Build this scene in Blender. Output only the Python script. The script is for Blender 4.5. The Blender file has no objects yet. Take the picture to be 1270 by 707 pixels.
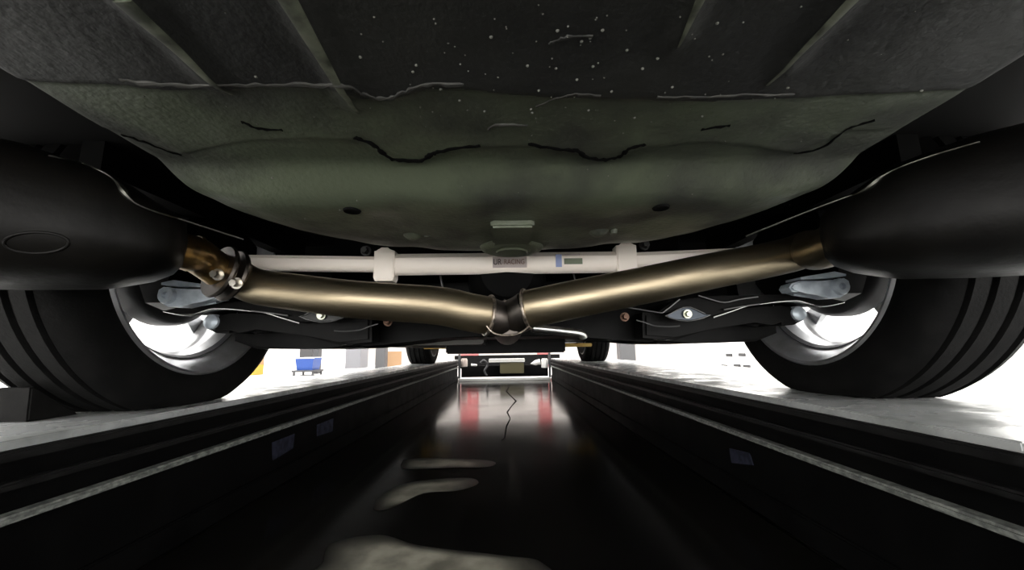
import bpy, bmesh, math, random
from mathutils import Vector, Matrix, noise
C = bpy.context.collection
SC = bpy.context.scene
PI = math.pi
random.seed(4)

# ------------------------------------------------------------ camera, sky, exposure
F_PX, PITCH, YAW, ROLL = 495.0, 0.163, 0.0121, 0.015
CAM = Vector((0, 0, 0.35))
M_yaw = Matrix(((math.cos(YAW), -math.sin(YAW), 0), (math.sin(YAW), math.cos(YAW), 0), (0, 0, 1)))
M_pit = Matrix(((1, 0, 0), (0, math.cos(PITCH), math.sin(PITCH)), (0, -math.sin(PITCH), math.cos(PITCH))))
M_rol = Matrix(((math.cos(ROLL), 0, -math.sin(ROLL)), (0, 1, 0), (math.sin(ROLL), 0, math.cos(ROLL))))
MV = M_rol @ M_pit @ M_yaw                       # rows: right, forward, up
cam = bpy.data.cameras.new('camera'); camo = bpy.data.objects.new('camera', cam); C.objects.link(camo)
cam.sensor_fit = 'HORIZONTAL'; cam.sensor_width = 36; cam.lens = 36 * F_PX / 1270
cam.clip_start = 0.01; cam.clip_end = 200
camo.matrix_world = Matrix.Translation(CAM) @ Matrix((MV[0], MV[2], -MV[1])).transposed().to_4x4()
SC.camera = camo
w = bpy.data.worlds.new('daylight'); SC.world = w; w.use_nodes = True
w.node_tree.nodes['Background'].inputs[0].default_value = (1.0, 0.98, 0.95, 1)
w.node_tree.nodes['Background'].inputs[1].default_value = 2.2
SC.view_settings.view_transform = 'Standard'; SC.view_settings.look = 'None'
SC.view_settings.gamma = 1; SC.view_settings.use_curve_mapping = False
SC.view_settings.exposure = 1.75

def at(px, py, Y):                                # where the sight line through a measured point meets depth Y
    d = MV.transposed() @ Vector(((px - 635) / F_PX, 1, -(py - 353.5) / F_PX))
    return CAM + d * (Y / d.y)
def R(x, y, z): return Vector((x, y, z + CAM.z))  # heights measured from the lens

# ------------------------------------------------------------ materials
MATS = {}
def mat(name, col, rough=0.5, metal=0.0, col2=None, nscale=8, lo=0.4, hi=0.65, bump=0, bscale=60, rough2=None, emit=None, spec=0.5, stretch=None, detail=6):
    m = bpy.data.materials.new(name); m.use_nodes = True
    nt = m.node_tree; b = nt.nodes['Principled BSDF']
    b.inputs['Base Color'].default_value = (*col, 1); b.inputs['Roughness'].default_value = rough
    b.inputs['Metallic'].default_value = metal; b.inputs['Specular IOR Level'].default_value = spec
    tc = nt.nodes.new('ShaderNodeTexCoord'); vec = tc.outputs['Object']
    if stretch:
        mp = nt.nodes.new('ShaderNodeMapping'); mp.inputs['Scale'].default_value = stretch
        nt.links.new(vec, mp.inputs[0]); vec = mp.outputs[0]
    if col2 or rough2 is not None:
        n = nt.nodes.new('ShaderNodeTexNoise'); n.inputs['Scale'].default_value = nscale; n.inputs['Detail'].default_value = detail
        nt.links.new(vec, n.inputs['Vector'])
        r = nt.nodes.new('ShaderNodeMapRange'); r.inputs[1].default_value = lo; r.inputs[2].default_value = hi
        nt.links.new(n.outputs['Fac'], r.inputs[0])
        if col2:
            x = nt.nodes.new('ShaderNodeMix'); x.data_type = 'RGBA'
            x.inputs[6].default_value = (*col, 1); x.inputs[7].default_value = (*col2, 1)
            nt.links.new(r.outputs[0], x.inputs[0]); nt.links.new(x.outputs[2], b.inputs['Base Color'])
        if rough2 is not None:
            x = nt.nodes.new('ShaderNodeMix'); x.inputs[2].default_value = rough; x.inputs[3].default_value = rough2
            nt.links.new(r.outputs[0], x.inputs[0]); nt.links.new(x.outputs[0], b.inputs['Roughness'])
    if bump:
        n2 = nt.nodes.new('ShaderNodeTexNoise'); n2.inputs['Scale'].default_value = bscale; n2.inputs['Detail'].default_value = 4
        nt.links.new(vec, n2.inputs['Vector'])
        bp = nt.nodes.new('ShaderNodeBump'); bp.inputs['Strength'].default_value = bump; bp.inputs['Distance'].default_value = 0.002
        nt.links.new(n2.outputs['Fac'], bp.inputs['Height']); nt.links.new(bp.outputs[0], b.inputs['Normal'])
    if emit:
        b.inputs['Emission Color'].default_value = (*col, 1); b.inputs['Emission Strength'].default_value = emit
    MATS[name] = m
    return m
UNDER = mat('undercoat', (0.085, 0.10, 0.066), 0.42, 0, (0.036, 0.039, 0.031), 9, 0.42, 0.62, 0.5, 170, 0.6)
RIB_PALE = mat('pale_rib_crest', (0.14, 0.15, 0.11), 0.55, 0, (0.04, 0.045, 0.032), 60, 0.4, 0.62)
SPECK = mat('stone_chip', (0.16, 0.16, 0.14), 0.6)
SEAL = mat('seam_sealer', (0.06, 0.059, 0.052), 0.6, 0, (0.02, 0.02, 0.018), 45, 0.4, 0.6)
EXH = mat('exhaust_steel', (0.37, 0.31, 0.215), 0.36, 1, (0.26, 0.215, 0.145), 14, 0.35, 0.68, 0.10, 120, 0.44, stretch=(0.5, 1, 3))
GOLD = mat('heat_tinted_steel', (0.50, 0.33, 0.13), 0.32, 1, (0.20, 0.14, 0.07), 40, 0.4, 0.65, 0.1, 150)
WELD = mat('weld_bead', (0.42, 0.36, 0.30), 0.4, 1, (0.16, 0.14, 0.12), 90, 0.4, 0.6, 0.5, 220)
COLL = mat('collector_steel', (0.11, 0.095, 0.085), 0.42, 1, (0.05, 0.045, 0.04), 20)
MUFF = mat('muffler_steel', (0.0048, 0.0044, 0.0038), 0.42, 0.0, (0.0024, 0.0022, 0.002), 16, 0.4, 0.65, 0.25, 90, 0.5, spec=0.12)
SHIELD = mat('heat_shield_steel', (0.17, 0.17, 0.15), 0.45, 1, (0.06, 0.06, 0.052), 50)
BRACE = mat('cream_paint', (0.90, 0.82, 0.74), 0.4)
ALU = mat('bright_bolt', (0.80, 0.76, 0.68), 0.3, 1)
ZINC = mat('grey_arm_paint', (0.50, 0.56, 0.61), 0.36, 0.3, (0.32, 0.36, 0.41), 40)
BLACK = mat('black_chassis_paint', (0.002, 0.002, 0.002), 0.45, 0, (0.004, 0.0038, 0.0036), 30, spec=0.08)
BLACK2 = mat('black_trim', (0.0015, 0.0015, 0.0015), 0.8, spec=0.1)
EDGE = mat('edge_glint_and_cable', (0.10, 0.10, 0.10), 0.35, 0.9)  # lighter steel drawing highlights along lip edges; the cables share it
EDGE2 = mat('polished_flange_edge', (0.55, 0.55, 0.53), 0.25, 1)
DULL = mat('dull_cover', (0.02, 0.02, 0.019), 0.55)
BOLT = mat('plated_bolt', (0.50, 0.52, 0.42), 0.35, 0.9)
RUST = mat('rusty_bolt', (0.16, 0.09, 0.06), 0.6, 0.5)
RUB = mat('tyre_rubber', (0.0032, 0.0032, 0.0032), 0.75, 0, (0.006, 0.0058, 0.0056), 30, 0.4, 0.7, 0.3, 200, spec=0.08)
RIM = mat('rim_silver', (0.62, 0.63, 0.65), 0.28, 0.85, (0.40, 0.40, 0.40), 12)
RIMD = mat('rim_shade_tone', (0.07, 0.07, 0.075), 0.5, 0.5)
DISC = mat('brake_shield', (0.004, 0.0037, 0.0037), 0.5, 0.0, spec=0.3)
BODY = mat('body_paint', (0.008, 0.008, 0.009), 0.4, spec=0.2)
YEL = mat('yellow_paint', (0.42, 0.26, 0.03), 0.4)
LIFT = mat('lift_black_paint', (0.0014, 0.0014, 0.0015), 0.6, 0, (0.0028, 0.0028, 0.0028), 12, 0.4, 0.7, 0.05, 60, 0.7, spec=0.04)
LEDGE = mat('lighter_black_edge', (0.009, 0.009, 0.009), 0.5, 0, (0.003, 0.003, 0.003), 30, 0.4, 0.65, spec=0.12)  # slightly lighter black so the lip and rail lines show
DECK = mat('lift_deck_paint', (0.36, 0.37, 0.37), 0.20, 0, (0.17, 0.18, 0.175), 14, 0.4, 0.66, 0.12, 110, 0.45)
STRIP = mat('scuffed_flange', (0.22, 0.23, 0.21), 0.55, 0.0, (0.08, 0.085, 0.08), 90, 0.35, 0.62, spec=0.2)
STICK = mat('faded_sticker', (0.022, 0.024, 0.040), 0.7, 0, (0.008, 0.009, 0.016), 50, spec=0.1)
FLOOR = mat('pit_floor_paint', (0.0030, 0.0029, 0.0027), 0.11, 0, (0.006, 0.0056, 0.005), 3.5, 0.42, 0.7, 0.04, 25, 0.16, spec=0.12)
PATCH = mat('pale_floor', (0.27, 0.26, 0.21), 0.45, 0, (0.10, 0.096, 0.076), 14, 0.4, 0.62)
def edge_fade(m, under):
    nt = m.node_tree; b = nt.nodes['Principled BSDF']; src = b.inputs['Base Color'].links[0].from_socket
    a = nt.nodes.new('ShaderNodeAttribute'); a.attribute_name = 'paleness'
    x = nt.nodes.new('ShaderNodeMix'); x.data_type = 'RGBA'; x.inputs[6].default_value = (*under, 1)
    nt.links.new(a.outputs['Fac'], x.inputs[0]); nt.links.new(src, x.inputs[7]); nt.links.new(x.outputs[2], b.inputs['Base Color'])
edge_fade(PATCH, (0.004, 0.0038, 0.0036))
CRACK = mat('floor_crack', (0.002, 0.002, 0.002), 0.9, spec=0.1)
CONC = mat('workshop_floor', (0.55, 0.55, 0.53), 0.4, 0, (0.45, 0.45, 0.44), 3)
FARW = mat('far_wall_dimmed', (0.40, 0.37, 0.35), 0.6)  # white wall darkened so its reflection in the bay floor dims
WALL = mat('white_wall', (0.86, 0.86, 0.85), 0.6)
GREY = mat('grey_steel', (0.045, 0.045, 0.048), 0.5)
LGREY = mat('pale_grey_panel', (0.17, 0.17, 0.185), 0.5)
BLUE = mat('blue_plastic', (0.006, 0.040, 0.20), 0.4)
RED = mat('red_paint', (0.34, 0.085, 0.085), 0.4)
BEIGE = mat('tan_card', (0.28, 0.17, 0.09), 0.7)
OLIVE = mat('olive_box_paint', (0.085, 0.075, 0.035), 0.5)
CHOCK = mat('chock_rubber', (0.0035, 0.0034, 0.0033), 0.8, 0, (0.006, 0.0058, 0.0055), 40, 0.4, 0.7, 0.4, 150, spec=0.1)
WHITE = mat('white_plastic', (0.80, 0.79, 0.76), 0.4)
PLATE = mat('label_silver', (0.42, 0.36, 0.34), 0.5)
INK = mat('label_ink', (0.02, 0.015, 0.015), 0.6)
INKR = mat('label_ink_red', (0.16, 0.09, 0.07), 0.6)
LBLUE = mat('label_blue', (0.30, 0.36, 0.60), 0.6)
LGREEN = mat('label_green', (0.16, 0.19, 0.13), 0.6)
SCREW = mat('wall_hook_grey', (0.03, 0.03, 0.032), 0.6)

# ------------------------------------------------------------ helpers
def root_loc(p):
    while p.parent: p = p.parent
    return p.location.copy()
def obj(name, bm, m, parent=None, smooth=True):
    me = bpy.data.meshes.new(name)
    bmesh.ops.recalc_face_normals(bm, faces=bm.faces)
    bm.to_mesh(me); bm.free()
    me.materials.append(m)
    if smooth:
        me.polygons.foreach_set('use_smooth', [True] * len(me.polygons))
        me.set_sharp_from_angle(angle=0.7)
    o = bpy.data.objects.new(name, me); C.objects.link(o)
    if parent:
        me.transform(Matrix.Translation(-root_loc(parent))); o.parent = parent
    return o
def thing(name, loc, label, cat, group=None):
    o = bpy.data.objects.new(name, None); C.objects.link(o); o.location = loc; o.empty_display_size = 0.1
    o['label'] = label; o['category'] = cat
    if group: o['group'] = group
    return o
def struct(o, label=None):
    o['kind'] = 'structure'
    if label: o['label'] = label
    return o
def add_box(bm, x0, x1, y0, y1, z0, z1, bev=0.0):
    r = bmesh.ops.create_cube(bm, size=1, matrix=Matrix.Translation(((x0 + x1) / 2, (y0 + y1) / 2, (z0 + z1) / 2)) @ Matrix.Diagonal((abs(x1 - x0), abs(y1 - y0), abs(z1 - z0), 1)))
    if bev:
        es = list({e for v in r['verts'] for e in v.link_edges})
        bmesh.ops.bevel(bm, geom=es, offset=bev, segments=2, affect='EDGES', clamp_overlap=True)
    return bm
def box(x0, x1, y0, y1, z0, z1, bev=0.0): return add_box(bmesh.new(), x0, x1, y0, y1, z0, z1, bev)
def catmull(pts, n=8):
    out = []
    for i in range(len(pts) - 1):
        p0 = pts[max(i - 1, 0)]; p1 = pts[i]; p2 = pts[i + 1]; p3 = pts[min(i + 2, len(pts) - 1)]
        for k in range(n):
            t = k / n
            out.append(0.5 * ((2 * p1) + (p2 - p0) * t + (2 * p0 - 5 * p1 + 4 * p2 - p3) * t * t + (3 * p1 - p0 - 3 * p2 + p3) * t ** 3))
    out.append(pts[-1].copy())
    return out
def add_tube(bm, pts, r, n=12, flat=None, caps=True):
    """round bar along pts; r a number or a list; flat squashes it along a world vector"""
    rings = []; up = Vector((0, 0.3, 1)).normalized()
    for i, p in enumerate(pts):
        d = (pts[min(i + 1, len(pts) - 1)] - pts[max(i - 1, 0)]).normalized()
        a = d.cross(up)
        if a.length < 1e-3: a = d.cross(Vector((1, 0, 0)))
        a.normalize(); b = a.cross(d); rr = r[i] if isinstance(r, (list, tuple)) else r
        fa, fb = flat if flat else (1, 1)
        rings.append([bm.verts.new(p + a * (rr * fa * math.cos(2 * PI * k / n)) + b * (rr * fb * math.sin(2 * PI * k / n))) for k in range(n)])
    for q, s in zip(rings, rings[1:]):
        for k in range(n): bm.faces.new((q[k], q[(k + 1) % n], s[(k + 1) % n], s[k]))
    if caps: bm.faces.new(rings[0][::-1]); bm.faces.new(rings[-1])
    return bm
def tube(pts, r, n=12, flat=None, caps=True): return add_tube(bmesh.new(), pts, r, n, flat, caps)
def add_lathe(bm, prof, c, axis, n=32, closed=False):
    """prof: (radius, along) pairs turned about the axis through c"""
    axis = axis.normalized(); a = axis.orthogonal().normalized(); b = axis.cross(a)
    rings = [[bm.verts.new(c + axis * h + (a * math.cos(2 * PI * k / n) + b * math.sin(2 * PI * k / n)) * max(r, 1e-5)) for k in range(n)] for r, h in prof]
    pairs = list(zip(rings, rings[1:])) + ([(rings[-1], rings[0])] if closed else [])
    for q, s in pairs:
        for k in range(n): bm.faces.new((q[k], q[(k + 1) % n], s[(k + 1) % n], s[k]))
    bmesh.ops.remove_doubles(bm, verts=bm.verts, dist=2e-5)
    return bm
def lathe(prof, c, axis, n=32, closed=False): return add_lathe(bmesh.new(), prof, c, axis, n, closed)
def add_prism(bm, pts, v, bev=0):
    """outline pts pushed along v into a solid"""
    a = [bm.verts.new(p) for p in pts]; b = [bm.verts.new(p + v) for p in pts]; n = len(pts)
    fs = [bm.faces.new(a[::-1]), bm.faces.new(b)]
    for k in range(n): bm.faces.new((a[k], a[(k + 1) % n], b[(k + 1) % n], b[k]))
    if bev: bmesh.ops.bevel(bm, geom=list({e for f in fs for e in f.edges}), offset=bev, segments=2, affect='EDGES', clamp_overlap=True)
    return bm
def prism(pts, v, bev=0): return add_prism(bmesh.new(), pts, v, bev)
def mirrored(bm):
    bmesh.ops.scale(bm, vec=(-1, 1, 1), verts=bm.verts); bmesh.ops.reverse_faces(bm, faces=bm.faces); return bm
def sides(fn):                                    # fn() gives a fresh bmesh of the left hand piece
    return ((-1, fn()), (1, mirrored(fn())))
def hexbolt(c, axis, r, h): return add_lathe(lathe([(0, 0), (r, 0), (r, h * .7), (r * .86, h), (0, h)], c, axis, 6), [(0, -h * .2), (r * 1.45, -h * .2), (r * 1.45, 0), (0, 0)], c, axis, 14)
def smooth(a, b, x):
    t = min(max((x - a) / (b - a), 0), 1); return t * t * (3 - 2 * t)
def lerp_tab(tab, x):
    if x <= tab[0][0]: return tab[0][1:]
    for p, q in zip(tab, tab[1:]):
        if x <= q[0]:
            t = (x - p[0]) / (q[0] - p[0]); return [u + (v - u) * t for u, v in zip(p[1:], q[1:])]
    return tab[-1][1:]

# ------------------------------------------------------------ the setting
LX = -0.045                                        # middle of the lift
XL, XR = LX - 0.571, LX + 0.571                    # inner edges of the two runways
OL, OR = -0.86, 1.086                             # outer edges
Z_TOP = 0.25
Y0, Y1 = -1.6, 5.0
floor = struct(obj('floor', box(-5.2, 4.4, -7, 12.2, -0.2, 0.0), CONC, None, False))
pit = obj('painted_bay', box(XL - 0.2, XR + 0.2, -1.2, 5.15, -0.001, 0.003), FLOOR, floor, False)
struct(obj('wall_left', box(-5.4, -5.2, -7, 12.2, -0.2, 3.2), WALL, None, False))
wr = struct(obj('wall_right', box(4.2, 4.4, -2, 12.2, -0.2, 3.2), WALL, None, False))
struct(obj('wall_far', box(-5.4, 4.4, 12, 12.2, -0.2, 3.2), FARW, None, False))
# pale patches on the bay floor, fading out at the rim
def patch(outline, z=0.0045):
    pts = catmull([Vector((x, y, z)) for x, y in outline + outline[:1]], 5)[:-1]
    c = sum(pts, Vector()) / len(pts); bm = bmesh.new(); lay = bm.verts.layers.float.new('paleness'); rows = []
    for k, f in ((0.3, 1.0), (0.62, 1.0), (0.85, 0.55), (1.05, 0.18), (1.25, 0.0)):
        row = []
        for p in pts:
            v = bm.verts.new(c + (p - c) * k); v[lay] = f; row.append(v)
        rows.append(row)
    bm.faces.new(rows[0])
    for q, r in zip(rows, rows[1:]):
        for k in range(len(q)): bm.faces.new((q[k], q[(k + 1) % len(q)], r[(k + 1) % len(q)], r[k]))
    return bm
def ground(px, py): p = at(px, py, 1.0) - CAM; p = CAM + p * (-CAM.z / p.z); return (p.x, p.y)
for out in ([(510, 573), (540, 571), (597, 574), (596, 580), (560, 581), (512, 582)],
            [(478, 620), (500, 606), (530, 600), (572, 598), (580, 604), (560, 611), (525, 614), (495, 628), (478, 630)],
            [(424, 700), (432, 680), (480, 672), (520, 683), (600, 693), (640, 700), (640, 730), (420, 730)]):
    obj('pale_patch', patch([ground(*p) for p in out]), PATCH, floor, False)
cr = [(632, 478), (628, 486), (634, 492), (640, 498), (634, 505), (629, 512), (633, 520), (628, 530), (626, 545), (622, 548)]
cp = [Vector((*ground(*p), 0.0052)) for p in cr]
obj('crack', tube(cp, [0.0022, 0.004, 0.0016, 0.0045, 0.0018, 0.0035, 0.0015, 0.003, 0.0014, 0.002], 4, (1, 0.25)), CRACK, floor, False)

# ------------------------------------------------------------ the lift
def runway(x0, x1, s, label):
    """x0 inner edge, x1 outer edge, s = +1 when the inner face looks towards +X"""
    t = thing('lift_runway', (x0, 2.0, 0.0), label, 'vehicle lift', 'runways of the lift')
    lo, hi = min(x0, x1), max(x0, x1)
    obj('deck', box(lo, hi, 0.425, Y1, Z_TOP - 0.012, Z_TOP, 0.002), DECK, t)
    obj('rear_deck', box(lo, hi, Y0, 0.425, Z_TOP - 0.05, Z_TOP - 0.025, 0.003), DECK, t)
    b = box(x0 - s * 0.035, x0 - s * 0.005, Y0, Y1, 0.006, Z_TOP - 0.0125)
    obj('side_web', b, LIFT, t, False)
    obj('outer_web', box(x1 + s * 0.005, x1 + s * 0.03, Y0, Y1, 0.006, Z_TOP - 0.0125), LIFT, t, False)
    obj('edge_lip', box(x0 - s * 0.02, x0 + s * 0.003, Y0, Y1, Z_TOP - 0.026, Z_TOP - 0.0127, 0.003), LEDGE, t)
    obj('jack_rail', box(x0 - s * 0.02, x0 + s * 0.008, Y0, Y1, 0.190, 0.200, 0.003), LEDGE, t)
    obj('lower_flange', box(x0 - s * 0.02, x0 + s * 0.014, Y0, Y1, 0.152, 0.162, 0.003), STRIP, t)
    obj('base_beam', box(x0 - s * 0.02, x0 + s * 0.003, Y0, Y1, 0.004, 0.05, 0.003), LIFT, t)
    return t
rl = runway(XL, OL, 1, 'black steel lift runway with flat deck under the left-hand wheels, beside the rubber chock')
rr = runway(XR, OR, -1, 'black steel lift runway with flat deck under the right-hand wheels, no chock on it')
def wall_point(px, py, X):
    d = at(px, py, 1.0) - CAM; return CAM + d * (X / d.x)
for par, X, s, quads in ((rl, XL - 0.005, 1, [[(337, 549), (365, 538), (363, 556), (338, 571)], [(393, 527), (413, 519), (412, 535), (393, 541)]]), (rr, XR + 0.005, -1, [[(905, 556), (930, 562), (935, 577), (908, 574)]])):
    for q in quads:
        pts = [wall_point(*p, X) for p in q]
        for p in pts: p.z = min(max(p.z, 0.012), 0.148); p.x = X
        o = obj('sticker', prism(pts, Vector((s * 0.0015, 0, 0))), STICK, par, False); o['label'] = 'faded blue-grey sticker'

cb = thing('cross_beam', (LX, 4.95, 0), 'low open steel cross frame joining the far ends of the two lift runways', 'lift frame')
xa, xb = XL + 0.03, XR - 0.03
obj('top_rail', box(xa - 0.02, xb + 0.02, 4.86, 4.92, 0.318, 0.330, 0.003), mat('pale_rail', (0.62, 0.5, 0.47), 0.35, 0.4), cb)
obj('bottom_rail', box(xa, xb, 4.80, 4.86, 0.004, 0.034, 0.004), mat('white_rail', (0.7, 0.69, 0.66), 0.35, 0.2), cb)
for x in (xa, xb): obj('upright', box(x - 0.012, x + 0.012, 4.86, 4.90, 0.03, 0.318, 0.003), GREY, cb)
obj('back_plate', box(xa, xb, 5.08, 5.10, 0.03, 0.17), BLACK2, cb, False)
def fr(px, py, Y=4.9): return at(px, py, Y)
a, b = fr(620, 449.5), fr(650, 463)
obj('power_box', box(a.x, b.x, 4.92, 5.05, b.z, a.z, 0.006), OLIVE, cb)
a, b = fr(606, 446), fr(651, 449)
obj('box_lid', box(a.x, b.x, 4.91, 5.05, b.z, a.z + 0.006, 0.004), WHITE, cb)
a, b = fr(569, 446), fr(582, 454.5)
obj('hydraulic_cylinder', lathe([(0, 0), (0.038, 0), (0.04, 0.02), (0.04, 0.08), (0.03, 0.10), (0, 0.10)], Vector(((a.x + b.x) / 2, 4.93, b.z - 0.005)), Vector((0, 0, 1)), 16), mat('tan_cylinder', (0.5, 0.42, 0.38), 0.35, 0.4), cb)
obj('hose_nozzle', lathe([(0.0, 0), (0.012, 0), (0.016, 0.07), (0, 0.07)], Vector((b.x + 0.09, 4.93, b.z + 0.01)), Vector((-1, 0, 0.1)), 12), WHITE, cb)
a, b = fr(664, 445), fr(681, 455)
obj('hydraulic_cylinder', lathe([(0, 0), (0.04, 0), (0.042, 0.02), (0.042, 0.09), (0.03, 0.11), (0, 0.11)], Vector((b.x - 0.05, 4.93, b.z - 0.01)), Vector((0, 0, 1)), 16), WHITE, cb)
obj('hose_nozzle', lathe([(0.002, -0.06), (0.03, 0), (0.034, 0.06), (0, 0.06)], Vector((a.x - 0.0, 4.93, (a.z + b.z) / 2)), Vector((1, 0, 0.2)), 14), WHITE, cb)
hp = [fr(596, 450, 4.95), fr(600, 447, 4.95), fr(605, 452, 4.95), fr(601, 460, 4.95), fr(604, 466, 4.95)]
obj('hose', tube(catmull(hp, 5), 0.012, 8), GREY, cb)

# wheel chock behind the left rear tyre
ch = thing('wheel_chock', (-0.81, 0.70, Z_TOP), 'black rubber wheel chock wedged behind the rear tyre on the left', 'wheel chock')
o = [Vector((-0.836, y, Z_TOP + z)) for y, z in ((0.662, 0.0008), (0.738, 0.0008), (0.733, 0.005), (0.701, 0.024), (0.676, 0.044), (0.665, 0.054), (0.659, 0.053))]
cbm = prism(o, Vector((0.078, 0, 0)), 0.003)
for v in cbm.verts:
    if v.co.x < -0.81: v.co.x += 0.45 * (v.co.z - Z_TOP)
obj('wedge', cbm, CHOCK, ch)

# ------------------------------------------------------------ the car
HUB_Y, HUB_Z = 0.8757, CAM.z + 0.198
HUB_F = HUB_Y + 2.70
car = thing('car', (0, 2.2, Z_TOP), 'dark car seen from underneath, standing on the lift with its twin-pipe exhaust and cream brace', 'car')

# --- boot floor pan with the spare wheel well
PROF = [(-0.40, 0.30), (-0.15, 0.25), (0.0, 0.222), (0.10, 0.214), (0.24, 0.2095), (0.307, 0.2045), (0.398, 0.199), (0.432, 0.1745), (0.45, 0.1695), (0.48, 0.168), (0.55, 0.1668), (0.70, 0.166), (0.8, 0.166)]
def prof(y):
    i = 0
    s = 0
    for k in (-0.008, -0.004, 0, 0.004, 0.008): s += lerp_tab(PROF, y + k)[0]
    return s / 5
LIP_PIX = [(150, 160), (225, 188), (300, 172), (380, 168), (440, 170), (462, 178), (476, 190), (490, 197), (522, 198), (536, 190), (550, 186), (595, 180), (655, 178), (690, 184), (715, 186), (728, 194), (748, 197), (768, 194), (780, 184), (800, 178), (880, 172), (985, 186), (1050, 160)]
SEAM_PIX = [(150, 97), (190, 103), (260, 105), (330, 104), (400, 105), (432, 106), (450, 116), (475, 121), (500, 114), (530, 104), (575, 104), (640, 112), (700, 116), (800, 119), (870, 119), (930, 117), (985, 116), (1080, 110)]
def on_prof(px, py):
    d = at(px, py, 1.0) - CAM; y = 0.3
    for k in range(30): y = 0.5 * y + 0.5 * prof(y) / d.z
    return (d.x * y, y)
LIP_TAB = sorted(on_prof(*p) for p in LIP_PIX); SEAM_TAB = sorted(on_prof(*p) for p in SEAM_PIX)
def edge_line(x): return lerp_tab(LIP_TAB, x)[0]
def seam_line(x): return lerp_tab(SEAM_TAB, x)[0]
def pan_z(x, y):
    z = prof(y)
    # outline of the well: rises steeply beyond it
    cx = 0.008
    dy = (y - 0.22) / (0.495 if y > 0.22 else 2.5)
    s = (abs((x - cx) / 0.405) ** 3.0 + abs(dy) ** 3.0) ** (1 / 3.0)
    z += 0.11 * smooth(0.90, 1.16, s)
    # lower tier is narrower than the lip around it
    s2 = (abs((x - cx) / 0.36) ** 2.6 + abs((y - 0.25) / 0.45) ** 2.6) ** (1 / 2.6)
    z += 0.012 * smooth(0.86, 1.06, s2) * smooth(0.40, 0.46, y)
    # stamped ribs running front to back
    for rx, ye in ((-0.217, 0.285), (-0.124, 0.312), (0.206, 0.275), (0.115, 0.25)):
        z -= 0.005 * math.exp(-((x - rx) / 0.009) ** 2) * (1 - smooth(ye - 0.02, ye + 0.01, y))
    # sheet lip and seam
    e = edge_line(x)
    z -= 0.0030 * (1 - smooth(e - 0.001, e + 0.004, y)) * (1 - smooth(0.30, 0.40, abs(x)))
    z -= 0.0022 * (1 - smooth(-0.003, 0.003, y - seam_line(x)))
    # shallow swages in the floor of the well
    z += 0.004 * math.exp(-((abs(x - cx) - 0.16) / 0.03) ** 2) * smooth(0.46, 0.5, y)
    z += 0.0022 * noise.noise(Vector((x * 9, y * 11, 0))) + 0.0010 * noise.noise(Vector((x * 34, y * 34, 3)))
    return z
def grid(nx, ny, x0, x1, y0, y1, fz):
    bm = bmesh.new(); vs = []
    for j in range(ny + 1):
        y = y0 + (y1 - y0) * j / ny
        vs.append([bm.verts.new(R(x0 + (x1 - x0) * i / nx, y, fz(x0 + (x1 - x0) * i / nx, y))) for i in range(nx + 1)])
    for j in range(ny):
        for i in range(nx): bm.faces.new((vs[j][i], vs[j][i + 1], vs[j + 1][i + 1], vs[j + 1][i]))
    return bm
pbm = grid(260, 300, -0.56, 0.576, -0.12, 0.785, pan_z)
def well_s(x, y): return (abs((x - 0.008) / 0.405) ** 3.0 + abs((y - 0.22) / (0.495 if y > 0.22 else 2.5)) ** 3.0) ** (1 / 3.0)
bmesh.ops.delete(pbm, geom=[f for f in pbm.faces if well_s(*f.calc_center_median()[:2]) > 1.07], context='FACES')
pan = obj('boot_floor', pbm, UNDER, car); pan['label'] = 'olive grey undercoated boot floor with spare wheel well'
pan.data.materials.append(mat('bitumen_coat', (0.024, 0.025, 0.0225), 0.55, 0, (0.013, 0.0135, 0.013), 7, 0.4, 0.62, 0.5, 170, 0.65))
for p in pan.data.polygons:
    p.use_smooth = True
    c_ = p.center + car.location
    if c_.y < seam_line(c_.x): p.material_index = 1
def on_pan(px, py, drop=0.0):
    d = at(px, py, 1.0) - CAM; lo, hi = 0.15, 0.78
    for k in range(400):
        y = 0.15 + 0.63 * k / 400; p = CAM + d * y
        if p.z - CAM.z < pan_z(p.x, y) and k: continue
        if p.z - CAM.z >= pan_z(p.x, y): break
    q = CAM + d * y; q.z = CAM.z + pan_z(q.x, y) - drop; return q
def pan_at(x, y, drop=0.0): return R(x, y, pan_z(x, y) - drop)
# boss in the middle of the well
bc = Vector((0.008, 0.632, CAM.z + 0.1718))
obj('anchor_boss', add_lathe(lathe([(0.056, 0.012), (0.053, -0.003), (0.049, -0.0095), (0.042, -0.0125), (0.026, -0.0128), (0.024, -0.0152), (0, -0.0155)], bc, Vector((0, 0, 1)), 36),
    [(0.0, 0.0), (0.0, 0.0)], bc, Vector((0, 0, 1)), 3), UNDER, pan)
obj('boss_saddle', box(bc.x - 0.029, bc.x + 0.029, bc.y - 0.128, bc.y - 0.02, bc.z - 0.0118, bc.z + 0.02, 0.003), UNDER, pan)
for px, py in ((425, 243), (832, 238)):
    c = on_pan(px, py); c = pan_at(c.x, max(c.y, 0.462))
    obj('drain_plug', lathe([(0, -0.0005), (0.0075, -0.0005), (0.0095, -0.002), (0.0105, -0.0005), (0.010, 0.01), (0, 0.01)], c, Vector((0, 0, 1)), 20), BLACK2, pan)
for px, py in ((512, 292), (742, 288)):
    c = on_pan(px, py)
    obj('stud_clip', add_lathe(lathe([(0, -0.007), (0.006, -0.006), (0.012, -0.002), (0.016, 0.003), (0, 0.006)], c, Vector((0, 0, 1)), 16), [(0, -0.004), (0.005, -0.003), (0.006, 0.003)], c + Vector((0.022, 0, 0)), Vector((0, 0, 1)), 10), UNDER, pan)
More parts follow.
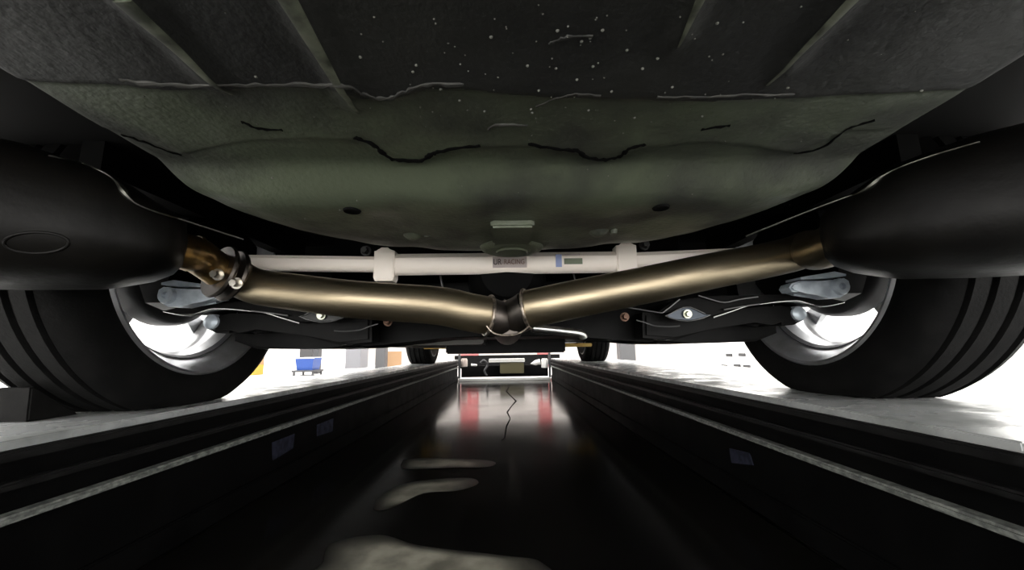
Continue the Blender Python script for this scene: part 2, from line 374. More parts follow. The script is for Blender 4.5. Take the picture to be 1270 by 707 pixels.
# lighter rib crests, sealer beads and stone chips
for (xa_, ya_, xb_, yb_, wd) in ((-0.217, 0.20, -0.215, 0.288, 0.006), (-0.124, 0.20, -0.125, 0.314, 0.006), (0.206, 0.20, 0.203, 0.278, 0.004), (0.115, 0.2, 0.118, 0.24, 0.003)):
    pts = [pan_at(xa_ + (xb_ - xa_) * k / 14, ya_ + (yb_ - ya_) * k / 14, 0.0003) for k in range(15)]
    obj('pale_rib', tube(pts, [wd * (1 - 0.75 * k / 14) for k in range(15)], 8, (1, 0.16)), RIB_PALE, pan)
def bead(pix, r, m, name, drop=0.0005):
    base = catmull([Vector((a, b, 0)) for a, b in pix], 6)
    rnd = random.Random(int(pix[0][0]))
    obj(name, tube([on_pan(v.x, v.y + rnd.uniform(-.6, .6), drop) for v in base], [r * rnd.uniform(0.5, 1.25) for v in base], 6, (1, 0.5)), m, pan)
bead([(150, 97), (190, 103), (260, 105), (330, 104), (400, 105), (432, 106), (450, 116), (475, 121), (500, 114), (530, 104), (575, 104)], 0.0020, SEAL, 'seam_sealer_bead')
bead([(815, 119), (870, 119), (930, 117), (985, 116)], 0.0013, SEAL, 'seam_sealer_bead')
bead([(665, 132), (690, 121), (718, 115), (745, 118)], 0.0013, SEAL, 'seam_sealer_bead')
bead([(682, 53), (700, 45), (735, 42)], 0.0012, SEAL, 'seam_sealer_bead')
bead([(605, 160), (618, 154), (655, 155)], 0.0014, SEAL, 'seam_sealer_bead')
DARKLIP = mat('lip_shadow', (0.003, 0.003, 0.003), 0.9, spec=0.05)
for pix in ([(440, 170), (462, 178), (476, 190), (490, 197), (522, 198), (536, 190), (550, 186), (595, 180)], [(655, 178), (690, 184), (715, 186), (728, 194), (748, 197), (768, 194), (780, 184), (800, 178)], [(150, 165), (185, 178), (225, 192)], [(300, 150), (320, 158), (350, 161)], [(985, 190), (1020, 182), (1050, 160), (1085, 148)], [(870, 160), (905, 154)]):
    bead(pix, 0.0026 if len(pix) > 5 else 0.0015, DARKLIP, 'sheet_lip_shadow', 0.0004)  # dark beads drawing the shadow line along the sheet overlap
rnd = random.Random(2)
bmc = bmesh.new()
for k in range(150):
    c = on_pan(rnd.gauss(690, 190), rnd.uniform(5, 150)) if k < 110 else on_pan(rnd.uniform(300, 1000), rnd.uniform(140, 300))
    bmesh.ops.create_icosphere(bmc, subdivisions=1, radius=rnd.choice((0.0006, 0.0007, 0.0008, 0.0013)), matrix=Matrix.Translation(c))
o = obj('stone_chips', bmc, SPECK, pan); o['kind'] = 'stuff'

# --- body shell: keeps the daylight off the chassis, built all round
def z_low(y):
    z = 0.60 - 0.20 * smooth(1.15, 1.3, y) + 0.0 * smooth(3.9, 4.3, y)
    for hy in (HUB_Y, HUB_F):
        if abs(y - hy) < 0.375: z = max(z, HUB_Z - 0.02 + math.sqrt(0.375 ** 2 - (y - hy) ** 2))
    return z
ROOF = [(-0.16, 0.80), (-0.1, 1.05), (0.05, 1.10), (0.45, 1.16), (1.15, 1.58), (1.9, 1.66), (2.5, 1.60), (3.25, 1.18), (4.1, 1.05), (4.38, 0.85), (4.45, 0.75)]
WID = [(-0.16, 0.55), (-0.1, 0.72), (0.1, 0.88), (0.5, 0.93), (4.0, 0.93), (4.3, 0.8), (4.45, 0.55)]
bm = bmesh.new(); rows = []
ys = [-0.16, -0.13, -0.1, -0.03, 0.05, 0.15, 0.3] + [0.40 + 0.04 * k for k in range(101)] + [4.45]
for y in ys:
    wv = lerp_tab(WID, y)[0]; zl = z_low(y); zr = lerp_tab(ROOF, y)[0]; zb = min(1.08, zr - 0.02)
    hp = [(wv - 0.06, zl), (wv - 0.02, zl), (wv, min(zl + 0.06, zb)), (wv, 0.5 * (zl + zb) if zl + 0.06 < zb else zb), (wv - 0.03, zb), (wv * 0.74, zr - 0.02), (wv * 0.35, zr)]
    ring = [Vector((x, y, z)) for x, z in hp] + [Vector((-x, y, z)) for x, z in reversed(hp)]
    rows.append([bm.verts.new(p) for p in ring])
for q, s in zip(rows, rows[1:]):
    for k in range(len(q) - 1): bm.faces.new((q[k], q[k + 1], s[k + 1], s[k]))
bm.faces.new(rows[0]); bm.faces.new(rows[-1])
obj('body_shell', bm, BODY, car)
# dark floor over the axle and the gaps at either side of the boot floor
obj('rear_floor', box(-0.80, 0.80, 0.10, 1.22, CAM.z + 0.33, CAM.z + 0.36), BLACK2, car, False)
for s, b in sides(lambda: box(-0.655, -0.62, 0.58, 1.2, CAM.z + 0.28, CAM.z + 0.34)): obj('chassis_rail', b, BLACK2, car, False)
obj('front_floor', box(-0.80, 0.80, 1.22, 3.1, CAM.z + 0.065, CAM.z + 0.12, 0.01), BLACK, car)
obj('engine_tray', box(-0.62, 0.62, 3.1, 4.32, CAM.z + 0.06, CAM.z + 0.20, 0.02), BLACK, car)
obj('centre_silencer', lathe([(0, 0), (0.05, 0.005), (0.085, 0.04), (0.09, 0.08), (0.09, 0.55), (0.085, 0.6), (0.05, 0.64), (0, 0.645)], R(0.0, 1.38, 0.105), Vector((0, 1, 0)), 32), COLL, car)
obj('tunnel_brace', box(-0.20, 0.185, 1.3, 2.0, CAM.z - 0.008, CAM.z + 0.06, 0.004), BLACK, car)
for s, b in sides(lambda: box(-0.87, -0.80, 1.28, 3.15, CAM.z + 0.052, CAM.z + 0.11, 0.01)): obj('sill', b, BLACK, car)

# --- wheels
def tyre_bm(cx, s, hy, nseg=88):
    """s = -1 left / +1 right; inner sidewall at |x| = .648"""
    rt = 0.318; x0, x1 = 0.648, 0.845
    prof_ = [(0.232, 0.660), (0.240, 0.653), (0.262, x0), (0.285, x0 + 0.001), (0.302, x0 + 0.008), (0.311, x0 + 0.02)]
    for g0, g1 in ((0.038, 0.046), (0.074, 0.083), (0.114, 0.123), (0.151, 0.159)):
        prof_ += [(rt - 0.0015, x0 + g0 - 0.002), (rt - 0.009, x0 + g0), (rt - 0.009, x0 + g1), (rt - 0.0015, x0 + g1 + 0.002)]
    prof_ += [(0.311, x1 - 0.02), (0.302, x1 - 0.008), (0.285, x1 - 0.001), (0.262, x1), (0.240, x1 - 0.005), (0.232, x1 - 0.012)]
    bm = lathe([(r, s * a) for r, a in prof_], Vector((0, hy, HUB_Z)), Vector((1, 0, 0)), nseg)
    for v in bm.verts:                            # flattened where it bears on the deck, sidewall bulging a little
        if v.co.z < Z_TOP + 0.0012:
            v.co.z = Z_TOP + 0.0012
    return bm
def rim_bm(s, hy):
    p = [(0.238, 0.652), (0.235, 0.649), (0.230, 0.651), (0.227, 0.658), (0.222, 0.668), (0.213, 0.685), (0.208, 0.70), (0.190, 0.735), (0.188, 0.77), (0.196, 0.80), (0.210, 0.83), (0.216, 0.85), (0.222, 0.868), (0.232, 0.884), (0.238, 0.886), (0.243, 0.882),
         (0.243, 0.876), (0.226, 0.86), (0.218, 0.83), (0.200, 0.795), (0.194, 0.77), (0.196, 0.74), (0.214, 0.70), (0.226, 0.675), (0.240, 0.656)]
    bm = lathe([(r, s * (0.652 + (a - 0.652) * 0.80)) for r, a in p], Vector((0, hy, HUB_Z)), Vector((1, 0, 0)), 72, True)
    return bm
def spoke_bm(s, hy, ang):
    ca, sa = math.cos(ang), math.sin(ang); bm = bmesh.new()
    e1 = Vector((0, ca, sa)); e2 = Vector((0, -sa, ca)); ex = Vector((s, 0, 0)); c0 = Vector((0, hy, HUB_Z))
    rows = []
    for r, hw, xo, th in ((0.035, 0.022, 0.845, 0.03), (0.07, 0.019, 0.858, 0.03), (0.13, 0.015, 0.870, 0.026), (0.18, 0.017, 0.872, 0.022), (0.226, 0.024, 0.868, 0.016)):
        c = c0 + e1 * r - ex * 0.047
        rows.append([bm.verts.new(c + e2 * u + ex * v) for u, v in ((-hw, xo - th), (hw, xo - th), (hw, xo - 0.006), (hw * .6, xo), (-hw * .6, xo), (-hw, xo - 0.006))])
    for q, t in zip(rows, rows[1:]):
        for k in range(6): bm.faces.new((q[k], q[(k + 1) % 6], t[(k + 1) % 6], t[k]))
    bm.faces.new(rows[0]); bm.faces.new(rows[-1]); return bm
for hy in (HUB_Y, HUB_F):
    for s in (-1, 1):
        wh = obj('wheel', rim_bm(s, hy), RIM, car); wh['label'] = 'silver alloy wheel rim'
        ty = obj('tyre', tyre_bm(0, s, hy), RUB, wh); ty['label'] = 'black grooved tyre'
        for k in range(5): obj('spoke', spoke_bm(s, hy, PI / 2 + 0.32 + s * 0.0 + 2 * PI * k / 5), RIM, wh)
        obj('hub', lathe([(0, s * 0.77), (0.05, s * 0.77), (0.055, s * 0.80), (0.03, s * 0.815), (0, s * 0.815)], Vector((0, hy, HUB_Z)), Vector((1, 0, 0)), 24), RIM, wh)
        obj('rim_shade_band', lathe([(0.1995, s * 0.703), (0.2045, s * 0.6935), (0.2025, s * 0.693), (0.1975, s * 0.7025)], Vector((0, hy, HUB_Z)), Vector((1, 0, 0)), 60, True), RIMD, wh)  # shade of the drop centre, put in as a dark ring
        obj('brake_shield', lathe([(0, s * 0.69), (0.085, s * 0.69), (0.128, s * 0.722), (0.134, s * 0.735), (0.134, s * 0.762), (0.0, s * 0.765)], Vector((0, hy, HUB_Z)), Vector((1, 0, 0)), 40), DISC, wh)
# hub carriers, black, between arm and brake shield
def carrier():
    bm = bmesh.new()
    o = [Vector((-0.62, y, CAM.z + z)) for y, z in ((0.74, 0.14), (0.76, 0.10), (0.82, 0.085), (0.93, 0.09), (0.99, 0.15), (0.98, 0.27), (0.88, 0.32), (0.77, 0.27))]
    return add_prism(bm, o, Vector((-0.08, 0, 0)), 0.012)
for s, b in sides(carrier): obj('hub_carrier', b, BLACK, car)

# --- exhaust: two pipes from a Y piece to the silencers
PR = 0.0315
left_path = [at(604, 391, 0.665), at(583, 387.5, 0.655), at(540, 379, 0.655), at(441, 371.5, 0.665), at(356, 361, 0.69), at(322, 356, 0.70), at(303, 349, 0.695), at(290, 341, 0.68)]
right_path = [at(655, 383, 0.665), at(680, 378, 0.655), at(713, 371, 0.655), at(798, 354, 0.665), at(883, 336, 0.68), at(940, 325, 0.69), at(980, 316, 0.69), at(1003, 308, 0.675), R(0.503, 0.625, 0.153), R(0.488, 0.545, 0.151)]
pl = obj('exhaust_pipe', tube(catmull(left_path, 8), PR, 28), EXH, car); pl['label'] = 'steel tail pipe running to the flange on the left'
prr = obj('exhaust_pipe', tube(catmull(right_path, 8), PR, 28), EXH, car); prr['label'] = 'steel tail pipe running to the right silencer'
f0 = at(287, 342, 0.676); f1 = at(273, 337, 0.66); d = (f1 - f0).normalized()
for c, nm in ((f0, 'flange'), (f1, 'flange')):
    obj(nm, lathe([(0.024, -0.004), (0.044, -0.004), (0.046, 0), (0.044, 0.004), (0.024, 0.004)], c, d, 28, True), COLL, pl)
stub = [f1, at(258, 326, 0.64), at(243, 316, 0.615), at(228, 312, 0.59), R(-0.49, 0.535, 0.152)]
stub = catmull(stub, 6)
o = obj('stub_pipe', tube(stub, [0.0275] * len(stub), 24), GOLD, pl); o['label'] = 'gold heat-tinted stub pipe'
obj('clamp_band', tube([at(241, 315, .612), at(236, 313, .607)], 0.0295, 24), GOLD, pl)
for px, py, Y in ((264, 339, 0.615), (288, 350, 0.635)):
    obj('flange_bolt', hexbolt(at(px, py, Y) + Vector((0, 0.01, 0)), Vector((0.1, -1, -0.1)), 0.0065, 0.012), ALU, pl)
ycen = at(629, 394, 0.685)
yp = [left_path[0], at(617, 395, 0.675), ycen + Vector((0, 0.01, 0)), at(642, 391, 0.675), right_path[0]]
bm = tube(catmull(yp, 6), [0.031] * 12 + [0.034] + [0.031] * 12, 24)
add_tube(bm, catmull([ycen + Vector((0, -0.02, -0.002)), ycen + Vector((0, 0.10, -0.012)), ycen + Vector((0, 0.3, -0.012)), ycen + Vector((0, 0.6, 0.0))], 5), 0.030, 24)
yj = obj('exhaust_y_piece', bm, COLL, car); yj['label'] = 'dark exhaust Y piece with weld beads'
for p, q in ((left_path[0], left_path[1]), (right_path[0], right_path[1])):
    dd = (q - p).normalized()
    obj('weld_ring', lathe([(0.0325 + 0.003 * math.cos(a), 0.003 * math.sin(a)) for a in [2 * PI * k / 8 for k in range(8)]], p - dd * 0.002, dd, 32, True), WELD, yj)
obj('weld_seam', tube(catmull([at(603, 404, .64), at(612, 413, .645), at(628, 416, .65), at(645, 413, .647), at(656, 405, .64)], 6), 0.0016, 6), WELD, yj)
obj('hanger_rod', tube(catmull([at(660, 407, 0.70), at(690, 410, 0.71), at(716, 413, 0.71), at(722, 415, 0.71), at(724, 419, 0.712)], 6), 0.0075, 12), mat('hanger_steel', (0.5, 0.5, 0.48), 0.3, 1), car)

# --- silencers, slanting cans between boot floor and tyre
MT = [(0.19, 0.150, 0.165, 0.012), (0.198, 0.128, 0.184, 0.04), (0.225, 0.114, 0.193, 0.06), (0.28, 0.102, 0.203, 0.075), (0.4, 0.088, 0.230, 0.092), (0.6, 0.081, 0.247, 0.095), (0.8, 0.078, 0.250, 0.095), (1.0, 0.08, 0.248, 0.09), (1.1, 0.09, 0.238, 0.075), (1.16, 0.11, 0.215, 0.045), (1.18, 0.15, 0.175, 0.012)]
def can():
    bm = bmesh.new(); rings = []; n = 44
    pd = Vector((-0.30, -0.22, 0)).normalized(); nd = Vector((-pd.y, pd.x, 0))
    ts = [0.19, 0.193, 0.198, 0.208, 0.225, 0.245] + [0.28 + 0.045 * k for k in range(18)] + [1.09, 1.12, 1.145, 1.165, 1.18]
    for t in ts:
        zb, zt, hr = lerp_tab(MT, t); c = Vector((-0.40 - 0.30 * t, 0.60 - 0.22 * t, CAM.z + (zb + zt) / 2)); rv = (zt - zb) / 2
        ring = []
        for k in range(n):
            a = 2 * PI * k / n; ca, sa = math.cos(a), math.sin(a); e = 0.72
            ring.append(bm.verts.new(c + nd * (hr * abs(ca) ** e * (1 if ca > 0 else -1)) + Vector((0, 0, rv * abs(sa) ** e * (1 if sa > 0 else -1)))))
        rings.append(ring)
    for q, s in zip(rings, rings[1:]):
        for k in range(n): bm.faces.new((q[k], q[(k + 1) % n], s[(k + 1) % n], s[k]))
    bm.faces.new(rings[0]); bm.faces.new(rings[-1]); return bm
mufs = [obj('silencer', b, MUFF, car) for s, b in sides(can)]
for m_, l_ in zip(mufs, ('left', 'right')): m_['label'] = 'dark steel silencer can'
lip_l = [at(60, 193, 0.455), at(100, 202, 0.468), at(130, 215, 0.478), at(147, 228, 0.482), at(160, 246, 0.485), at(180, 258, 0.495), at(230, 274, 0.520), at(302, 297, 0.565)]
lip_r = [at(1215, 176, 0.455), at(1160, 192, 0.468), at(1115, 208, 0.478), at(1093, 220, 0.482), at(1072, 236, 0.485), at(1040, 248, 0.495), at(990, 267, 0.520), at(925, 293, 0.565)]
from mathutils.bvhtree import BVHTree
def tree_of(o):
    return BVHTree.FromPolygons([v.co + car.location for v in o.data.vertices], [tuple(p.vertices) for p in o.data.polygons])
for lp, m_ in ((lip_l, mufs[0]), (lip_r, mufs[1])):
    tr_ = tree_of(m_); q = []
    for p in catmull(lp, 6):
        d = (p - CAM); h = tr_.ray_cast(CAM, d.normalized())[0]
        q.append(p if h is None or (h - CAM).length > d.length else h - d.normalized() * 0.004)
    k0 = 3 * 6 + 3
    obj('heat_shield_lip', tube(q, [0.0016 + 0.0042 * math.exp(-((k - k0) / 3.2) ** 2) for k in range(len(q))], 8, (1, 0.7)), SHIELD, m_)
tree = tree_of(mufs[0])
ring = [tree.ray_cast(CAM, at(45 + 40 * math.cos(a), 301 + 13 * math.sin(a), 1.0) - CAM)[0] for a in [2 * PI * k / 32 for k in range(33)]]
ring = [p for p in ring if p]
obj('pressed_dimple', tube(ring, 0.0016, 8), MUFF, mufs[0])

# --- cream lower brace bar
BY = 0.745
zc = at(629, 327, BY).z
def bar_piece(p0, p1, h0, h1, d=0.024):
    bm = bmesh.new(); rows = []
    for p, h in ((p0, h0), (p1, h1)):
        r = h * 0.25
        rows.append([bm.verts.new(p + Vector((0, y, z))) for y, z in ((-d / 2, h / 2 - r), (-d / 2 + r, h / 2), (d / 2 - r, h / 2), (d / 2, h / 2 - r), (d / 2, -h / 2 + r), (d / 2 - r, -h / 2), (-d / 2 + r * 1.2, -h / 2), (-d / 2 + r * .5, -h / 2 + r * .4), (-d / 2, -h / 2 + r * 1.2))])
    for k in range(9): bm.faces.new((rows[0][k], rows[0][(k + 1) % 9], rows[1][(k + 1) % 9], rows[1][k]))
    bm.faces.new(rows[0]); bm.faces.new(rows[1][::-1]); return bm
pL, pR = at(483, 328.5, BY), at(775, 325, BY)
br = obj('brace_bar', bar_piece(pL, pR, 0.041, 0.041), BRACE, car); br['label'] = 'cream painted lower brace bar'
obj('brace_arm', bar_piece(at(296, 326, BY), pL, 0.030, 0.029), BRACE, br)
obj('brace_arm', bar_piece(pR, at(1000, 313, BY), 0.034, 0.026), BRACE, br)
for px, py, sg in ((479, 330, -1), (775, 323, 1)):
    c = at(px, py, BY)
    o = [c + Vector((x, -0.0155, z)) for x, z in ((-0.019, -0.024), (-0.016, -0.031), (0.016, -0.031), (0.019, -0.024), (0.019, 0.026), (0.010, 0.027), (0.006, 0.033), (-0.006, 0.033), (-0.010, 0.027), (-0.019, 0.026))]
    obj('brace_bracket', prism(o, Vector((0, 0.032, 0)), 0.002), BRACE, br)
    obj('mount_bolt', hexbolt(c + Vector((sg * 0.04 , 0.0, 0.030)), Vector((0, -1, 0)), 0.007, 0.012), DULL, br)
yf = BY - 0.012 - 0.0006
def flat(px0, py0, px1, py1, m, name, dy=0.0):
    a, b = at(px0, py0, yf - dy), at(px1, py1, yf - dy)
    return obj(name, box(a.x, b.x, yf - dy - 0.0004, yf - dy + 0.0012, min(a.z, b.z), max(a.z, b.z)), m, br, False)
flat(611, 318.5, 653.5, 331.5, PLATE, 'name_plate')
def text(body, px, py, size_px, m, w_px):
    cu = bpy.data.curves.new('plate_text', 'FONT'); cu.body = body; cu.size = 1; cu.extrude = 0.01
    o = bpy.data.objects.new('plate_text', cu); C.objects.link(o)
    me = bpy.data.meshes.new_from_object(o); bpy.data.objects.remove(o)
    xs = [v.co.x for v in me.vertices]; zs = [v.co.y for v in me.vertices]
    p = at(px, py, yf - 0.0014); u = BY / F_PX
    sx = w_px * u / (max(xs) - min(xs)); sy = size_px * u / (max(zs) - min(zs)); x0 = min(xs); z0 = min(zs)
    for v in me.vertices:
        v.co = Vector((p.x + (v.co.x - x0) * sx, p.y - v.co.z * 0.02, p.z + (v.co.y - z0) * sy))
    me.transform(Matrix.Translation(-root_loc(car))); me.materials.append(m)
    o = bpy.data.objects.new('plate_text', me); C.objects.link(o); o.parent = br; return o
text('UR', 612.2, 328.4, 7.4, INK, 10)
text('RACING', 625.5, 327.8, 6.4, INKR, 25)
flat(689, 315.5, 697, 331, LBLUE, 'blue_label')
flat(699.5, 320.5, 722.5, 327.5, LGREEN, 'caution_label')
flat(700, 314.8, 719.5, 317.0, PLATE, 'caution_label')
for px0, py0, px1, py1 in ((546, 342, 549, 356), (711, 339, 715, 353)):
    obj('cable', tube([at(px0, py0, 0.80), at(px1, py1, 0.80)], 0.002, 8), EDGE, car)

# --- rear suspension seen behind the pipes
SY = 0.72
def grey_link():
    o = [(193, 366), (195, 359), (201, 355.5), (212, 357), (232, 358.5), (257, 357.5), (269, 361), (272, 366), (268, 371), (252, 372), (235, 377), (221, 380.5), (206, 380), (197, 375)]
    return prism([at(x, y, SY) for x, y in o], Vector((0.004, 0.03, 0)), 0.003)
def link_top():
    o = [(199, 350.5), (214, 347), (257, 353), (257, 356), (225, 355.5), (199, 353)]
    return prism([at(x, y, SY + 0.006) for x, y in o], Vector((0.004, 0.04, 0)), 0.0015)
def link_eye():
    c = at(207, 366.5, SY - 0.003)
    return lathe([(0.0065, -0.004), (0.0135, -0.004), (0.0155, 0.0), (0.0155, 0.03), (0.0065, 0.03)], c, Vector((0, 1, 0)), 24, True)
def link_bush(): return hexbolt(at(207, 366.5, SY + 0.006), Vector((0, -1, 0)), 0.0058, 0.004)
def black_arm():
    o = [(250, 400), (254, 394), (262, 391), (285, 388.5), (310, 389), (345, 392), (372, 394), (420, 393), (460, 392), (460, 424), (420, 428), (372, 415), (345, 412), (318, 408.5), (296, 409), (282, 412.5), (266, 413), (255, 408)]
    return prism([at(x, y, 0.80) for x, y in o], Vector((0, 0.06, 0)), 0.006)
def arm_bush():
    return lathe([(0.0, -0.003), (0.009, -0.003), (0.014, 0.0), (0.0155, 0.01), (0.0155, 0.02), (0, 0.02)], at(261, 399, 0.795), Vector((0, 1, 0)), 20)
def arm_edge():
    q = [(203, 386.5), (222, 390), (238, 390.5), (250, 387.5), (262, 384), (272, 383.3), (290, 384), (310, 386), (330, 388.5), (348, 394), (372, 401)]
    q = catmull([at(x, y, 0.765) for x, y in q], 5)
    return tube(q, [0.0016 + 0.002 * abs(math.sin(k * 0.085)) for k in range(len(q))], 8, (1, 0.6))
def stamped(px):
    return tube(catmull([at(x, y, 0.762) for x, y in px], 3), 0.0016, 6)
def upper_arm():
    o = [(200, 386), (240, 376), (300, 374), (380, 374), (420, 378), (440, 392), (372, 400), (345, 392), (310, 385.5), (272, 382.5), (250, 387), (238, 389.5), (222, 389.5)]
    return prism([at(x, y, 0.768) for x, y in o], Vector((0, 0.03, 0)), 0.002)
for s, b in sides(grey_link):
    gl = obj('toe_link', b, ZINC, car); gl['label'] = 'blue-grey link arm with round eye'
    e = link_eye(); obj('link_eye', e if s < 0 else mirrored(e), ZINC, gl)
    e = link_bush(); obj('link_bolt', e if s < 0 else mirrored(e), BLACK, gl)
    e = link_top(); obj('link_top_plate', e if s < 0 else mirrored(e), ZINC, gl)
for s, b in sides(black_arm):
    ba = obj('lower_arm', b, BLACK, car)
    e = arm_bush(); obj('arm_bush', e if s < 0 else mirrored(e), ZINC, ba)
    e = upper_arm(); obj('arm_web', e if s < 0 else mirrored(e), BLACK, ba)
    e = arm_edge(); o = obj('arm_flange', e if s < 0 else mirrored(e), EDGE2, ba); o['label'] = 'bright flange edge'  # shiny tube tracing the bright edge line of the arm
# subframe
def sub_side():
    o = [(-0.60, 0.03), (-0.60, 0.10), (-0.40, 0.13), (-0.25, 0.15), (0.0, 0.16), (0.0, 0.03), (-0.14, 0.03), (-0.22, 0.022), (-0.31, 0.020), (-0.33, 0.012), (-0.42, 0.010), (-0.55, 0.012)]
    return prism([R(x, 0.885, z) for x, z in o], Vector((0, 0.20, 0)), 0.006)
sfm = []
for s, b in sides(sub_side): sfm.append(obj('subframe', b, BLACK, car))
obj('differential', lathe([(0, -0.12), (0.05, -0.115), (0.075, -0.08), (0.085, 0), (0.075, 0.09), (0.05, 0.13), (0, 0.135)], R(0, 0.86, 0.15), Vector((0, 1, 0)), 28), BLACK2, car)
obj('axle_crossmember', box(-0.45, 0.45, 1.0, 1.12, CAM.z + 0.06, CAM.z + 0.30, 0.01), BLACK2, car)
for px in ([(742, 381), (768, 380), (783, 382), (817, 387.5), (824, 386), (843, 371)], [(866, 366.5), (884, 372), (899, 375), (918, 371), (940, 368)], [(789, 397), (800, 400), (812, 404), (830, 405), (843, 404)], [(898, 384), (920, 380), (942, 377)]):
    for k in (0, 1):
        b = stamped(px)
        obj('stamped_flange', b if k else mirrored(b), EDGE, sfm[k])  # lip edge highlights drawn as lighter steel tubes
def dia(px, py, hw=28, hh=8.3):
    o = [(-1, 0.25), (-.8, 0.0), (-.5, -.55), (-.2, -.95), (0.1, -1), (.4, -.6), (.75, -.05), (1, .15), (.7, .55), (.35, .85), (0, 1), (-.4, .9), (-.75, .6)]
    return o
for k, (px, py, sg) in enumerate(((399, 391, -1), (853, 389.5, 1))):
    o = [(px - sg * 28 * a * -1, py + 8.6 * b) for a, b in dia(px, py)]
    dp = obj('brace_plate', prism([at(x, y, 0.758) for x, y in o], Vector((0, 0.006, 0)), 0.002), mat('plate_paint_%d' % k, (0.012, 0.013, 0.012) if k == 0 else (0.035, 0.045, 0.06), 0.35, 0.4), sfm[k])
    q = [at(x, y, 0.756) for x, y in o + o[:1]]
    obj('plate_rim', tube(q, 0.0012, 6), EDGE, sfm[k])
    obj('plate_bolt', hexbolt(at(px + (0 if sg > 0 else -1), py, 0.753), Vector((0, -1, -0.1)), 0.0058, 0.006), BOLT, sfm[k])
for px, py, k in ((481, 399, 0), (775, 393, 1)):
    obj('stay_bolt', hexbolt(at(px, py, 0.76), Vector((0, -1, 0)), 0.006, 0.01), RUST, sfm[k])
# cover plate ahead of the subframe, left of the tunnel, and its clips
a, b = at(443, 413.5, 1.12), at(600, 427, 1.12)
obj('tunnel_cover', box(a.x, b.x, 1.10, 2.0, CAM.z + 0.018, CAM.z + 0.045, 0.004), mat('dull_panel', (0.07, 0.068, 0.06), 0.45, 0.3), car)
a, b = at(797, 406, 1.1), at(813, 419, 1.1)
obj('jacking_clip', box(a.x, b.x, 1.08, 1.12, b.z, a.z, 0.004), ZINC, car)
a, b = at(787, 418, 1.09), at(818, 422, 1.09)
obj('jacking_clip', box(a.x, b.x, 1.08, 1.12, b.z, a.z, 0.003), LGREY, car)
obj('front_pipe', tube(catmull([R(0.0, 1.9, 0.05), R(0.02, 2.2, 0.04), R(0.03, 2.6, 0.05), R(0.0, 3.3, 0.14)], 6), 0.03, 18), COLL, car)
for s, b in sides(lambda: box(-0.66, -0.44, 3.16, 3.20, CAM.z + 0.022, CAM.z + 0.05, 0.005)):
    o = obj('front_brace', b, YEL, car); o['label'] = 'yellow brace end by the front wheel'

# ------------------------------------------------------------ the workshop beyond
def bx(px0, px1, py_top, Y, m, name, depth=0.2, z0=0.0, ztop=None, parent=None):
    a, b = at(px0, py_top, Y), at(px1, py_top, Y)
    return obj(name, box(a.x, b.x, Y, Y + depth, z0, ztop if ztop is not None else a.z, 0.004), m, parent)
def tag(o, label, cat, group=None):
    o['label'] = label; o['category'] = cat
    if group: o['group'] = group
    return o
def centred(o):                                    # put the origin at the base
    me = o.data; xs = [v.co for v in me.vertices]
    c = Vector((sum(v.x for v in xs) / len(xs), sum(v.y for v in xs) / len(xs), min(v.z for v in xs)))
    me.transform(Matrix.Translation(-c)); o.location = c; return o
tag(centred(bx(329, 345, 430, 6.5, WALL, 'steel_post', 0.2, 0, 2.6)), 'white post nearest the rear tyre on the left, before the blue tub', 'post', 'posts of the bay')
tag(centred(bx(350, 363, 430, 6.9, WALL, 'steel_post', 0.2, 0, 2.6)), 'white post just left of the blue tub', 'post', 'posts of the bay')
tag(centred(bx(405, 423, 430, 6.5, WALL, 'steel_post', 0.2, 0, 2.6)), 'wide white post right of the blue tub', 'post', 'posts of the bay')
tag(centred(bx(389, 396, 430, 7.2, GREY, 'steel_post', 0.12, 0, 2.6)), 'thin grey post close behind the blue tub', 'post', 'posts of the bay')
tag(centred(bx(768, 787, 418, 8.0, GREY, 'steel_post', 0.25, 0, 2.6)), 'grey post beyond the right front tyre', 'post', 'posts of the bay')
tag(centred(bx(466, 478, 430, 9.0, GREY, 'steel_post', 0.2, 0, 2.6)), 'grey post left of the left front tyre', 'post', 'posts of the bay')
tag(centred(bx(425, 448, 430, 9.5, LGREY, 'grey_cabinet', 0.5, 0, 1.9)), 'pale grey cabinet between white post and grey post', 'cabinet')
# blue tub on a dark trolley
Yb = 6.6
a, b = at(366, 444, Yb), at(388, 459, Yb)
tub = thing('plastic_tub', ((a.x + b.x) / 2, Yb + 0.15, b.z), 'blue plastic tub standing on a low trolley between the white posts', 'tub')
cx_, hw = (a.x + b.x) / 2, (b.x - a.x) / 2
bm = bmesh.new()
rows = []
for z, k in ((b.z, 0.82), (a.z, 1.0), (a.z, 0.93), (b.z + 0.02, 0.76)):
    rows.append([bm.verts.new((cx_ + hw * k * sx, Yb + 0.15 + 0.15 * k * sy, z)) for sx, sy in ((-1, -1), (1, -1), (1, 1), (-1, 1))])
bm.faces.new(rows[0]); bm.faces.new(rows[3])
for q, s in zip(rows, rows[1:]):
    for k in range(4): bm.faces.new((q[k], q[(k + 1) % 4], s[(k + 1) % 4], s[k]))
obj('tub_body', bm, BLUE, tub)
for y in (Yb, Yb + 0.30): obj('tub_handle', box(cx_ - hw - 0.012, cx_ + hw + 0.012, y - 0.012, y + 0.012, a.z - 0.012, a.z + 0.006, 0.003), WHITE, tub)
tr = thing('trolley', (cx_, Yb + 0.15, 0), 'low grey trolley carrying the blue tub', 'trolley')
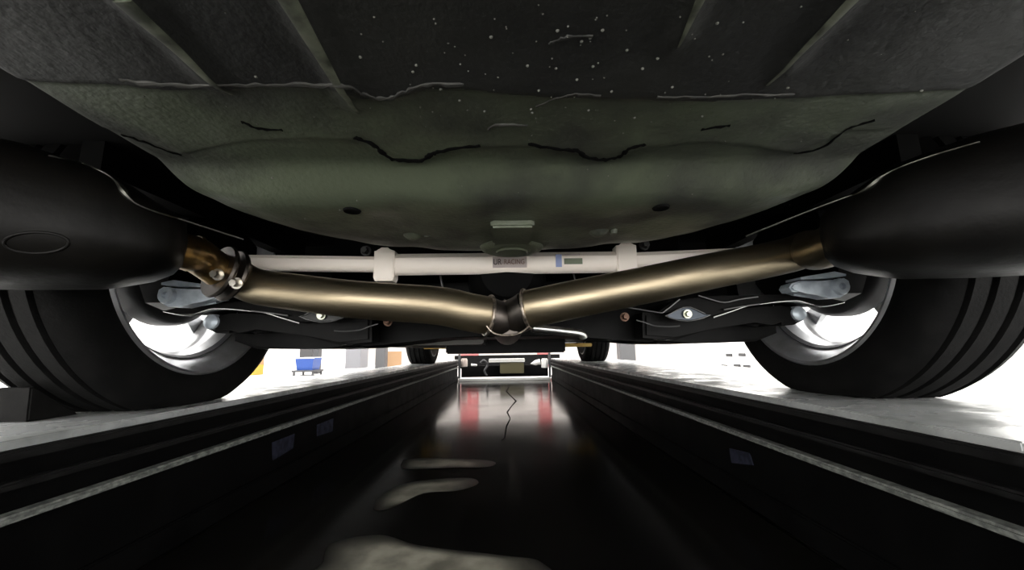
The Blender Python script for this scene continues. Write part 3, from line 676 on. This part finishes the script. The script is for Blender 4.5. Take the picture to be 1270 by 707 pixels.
obj('trolley_shelf', box(cx_ - hw - 0.03, cx_ + hw + 0.03, Yb - 0.03, Yb + 0.33, b.z - 0.03, b.z - 0.001, 0.004), GREY, tr)
for sx in (-1, 1):
    for yy in (Yb, Yb + 0.3): obj('leg', box(cx_ + sx * hw - 0.012, cx_ + sx * hw + 0.012, yy - 0.012, yy + 0.012, 0.0, b.z - 0.03), GREY, tr)
# stack of stuff near the tyre
tag(centred(bx(309, 329, 437, 7.4, BEIGE, 'cardboard_box', 0.4)), 'tan cardboard box half hidden by the rear tyre on the left', 'box')
tag(centred(bx(303, 316, 453, 7.0, YEL, 'yellow_case', 0.3)), 'yellow case on the floor before the tan cardboard box', 'case')
tag(centred(bx(372, 388, 432, 8.2, GREY, 'grey_bin', 0.4)), 'dark grey bin behind the blue tub', 'bin')
tag(centred(bx(480, 497, 436, 9.6, BEIGE, 'tan_panel', 0.1)), 'tan panel leaning beside the grey post near the left front tyre', 'panel')
# red posts straight ahead of the lift, mirrored in the bay floor
for x0, x1, lab in ((-1.04, -0.66, 'red steel pillar straight ahead of the lift, left of the pair'), (0.65, 0.93, 'red steel pillar straight ahead of the lift, right of the pair')):
    tag(centred(obj('red_pillar', box(x0, x1, 8.9, 9.2, 0, 2.6, 0.01), RED, None)), lab, 'pillar', 'red pillars ahead')
bar = thing('added_blocker', (0, 8.5, 0), 'low black barrier added to hide the red pillars from direct view', 'blocker')  # added panel, blocks the pillars directly but not their reflection
obj('blocker_panel', box(-1.12, 1.08, 8.48, 8.52, 0.05, 0.262, 0.004), BLACK2, bar)
for x in (-0.95, 0.92): obj('blocker_foot', box(x - 0.05, x + 0.05, 8.36, 8.64, 0.0, 0.052, 0.006), BLACK, bar)
# hooks on the right wall
for px, py in ((905, 440.5), (921, 440), (899, 454), (915, 453.5), (927, 454.5)):
    p = wall_point(px, py, 4.2)
    obj('wall_hook', box(4.175, 4.2, p.y - 0.10, p.y + 0.10, p.z - 0.028, p.z + 0.028, 0.004), SCREW, wr)
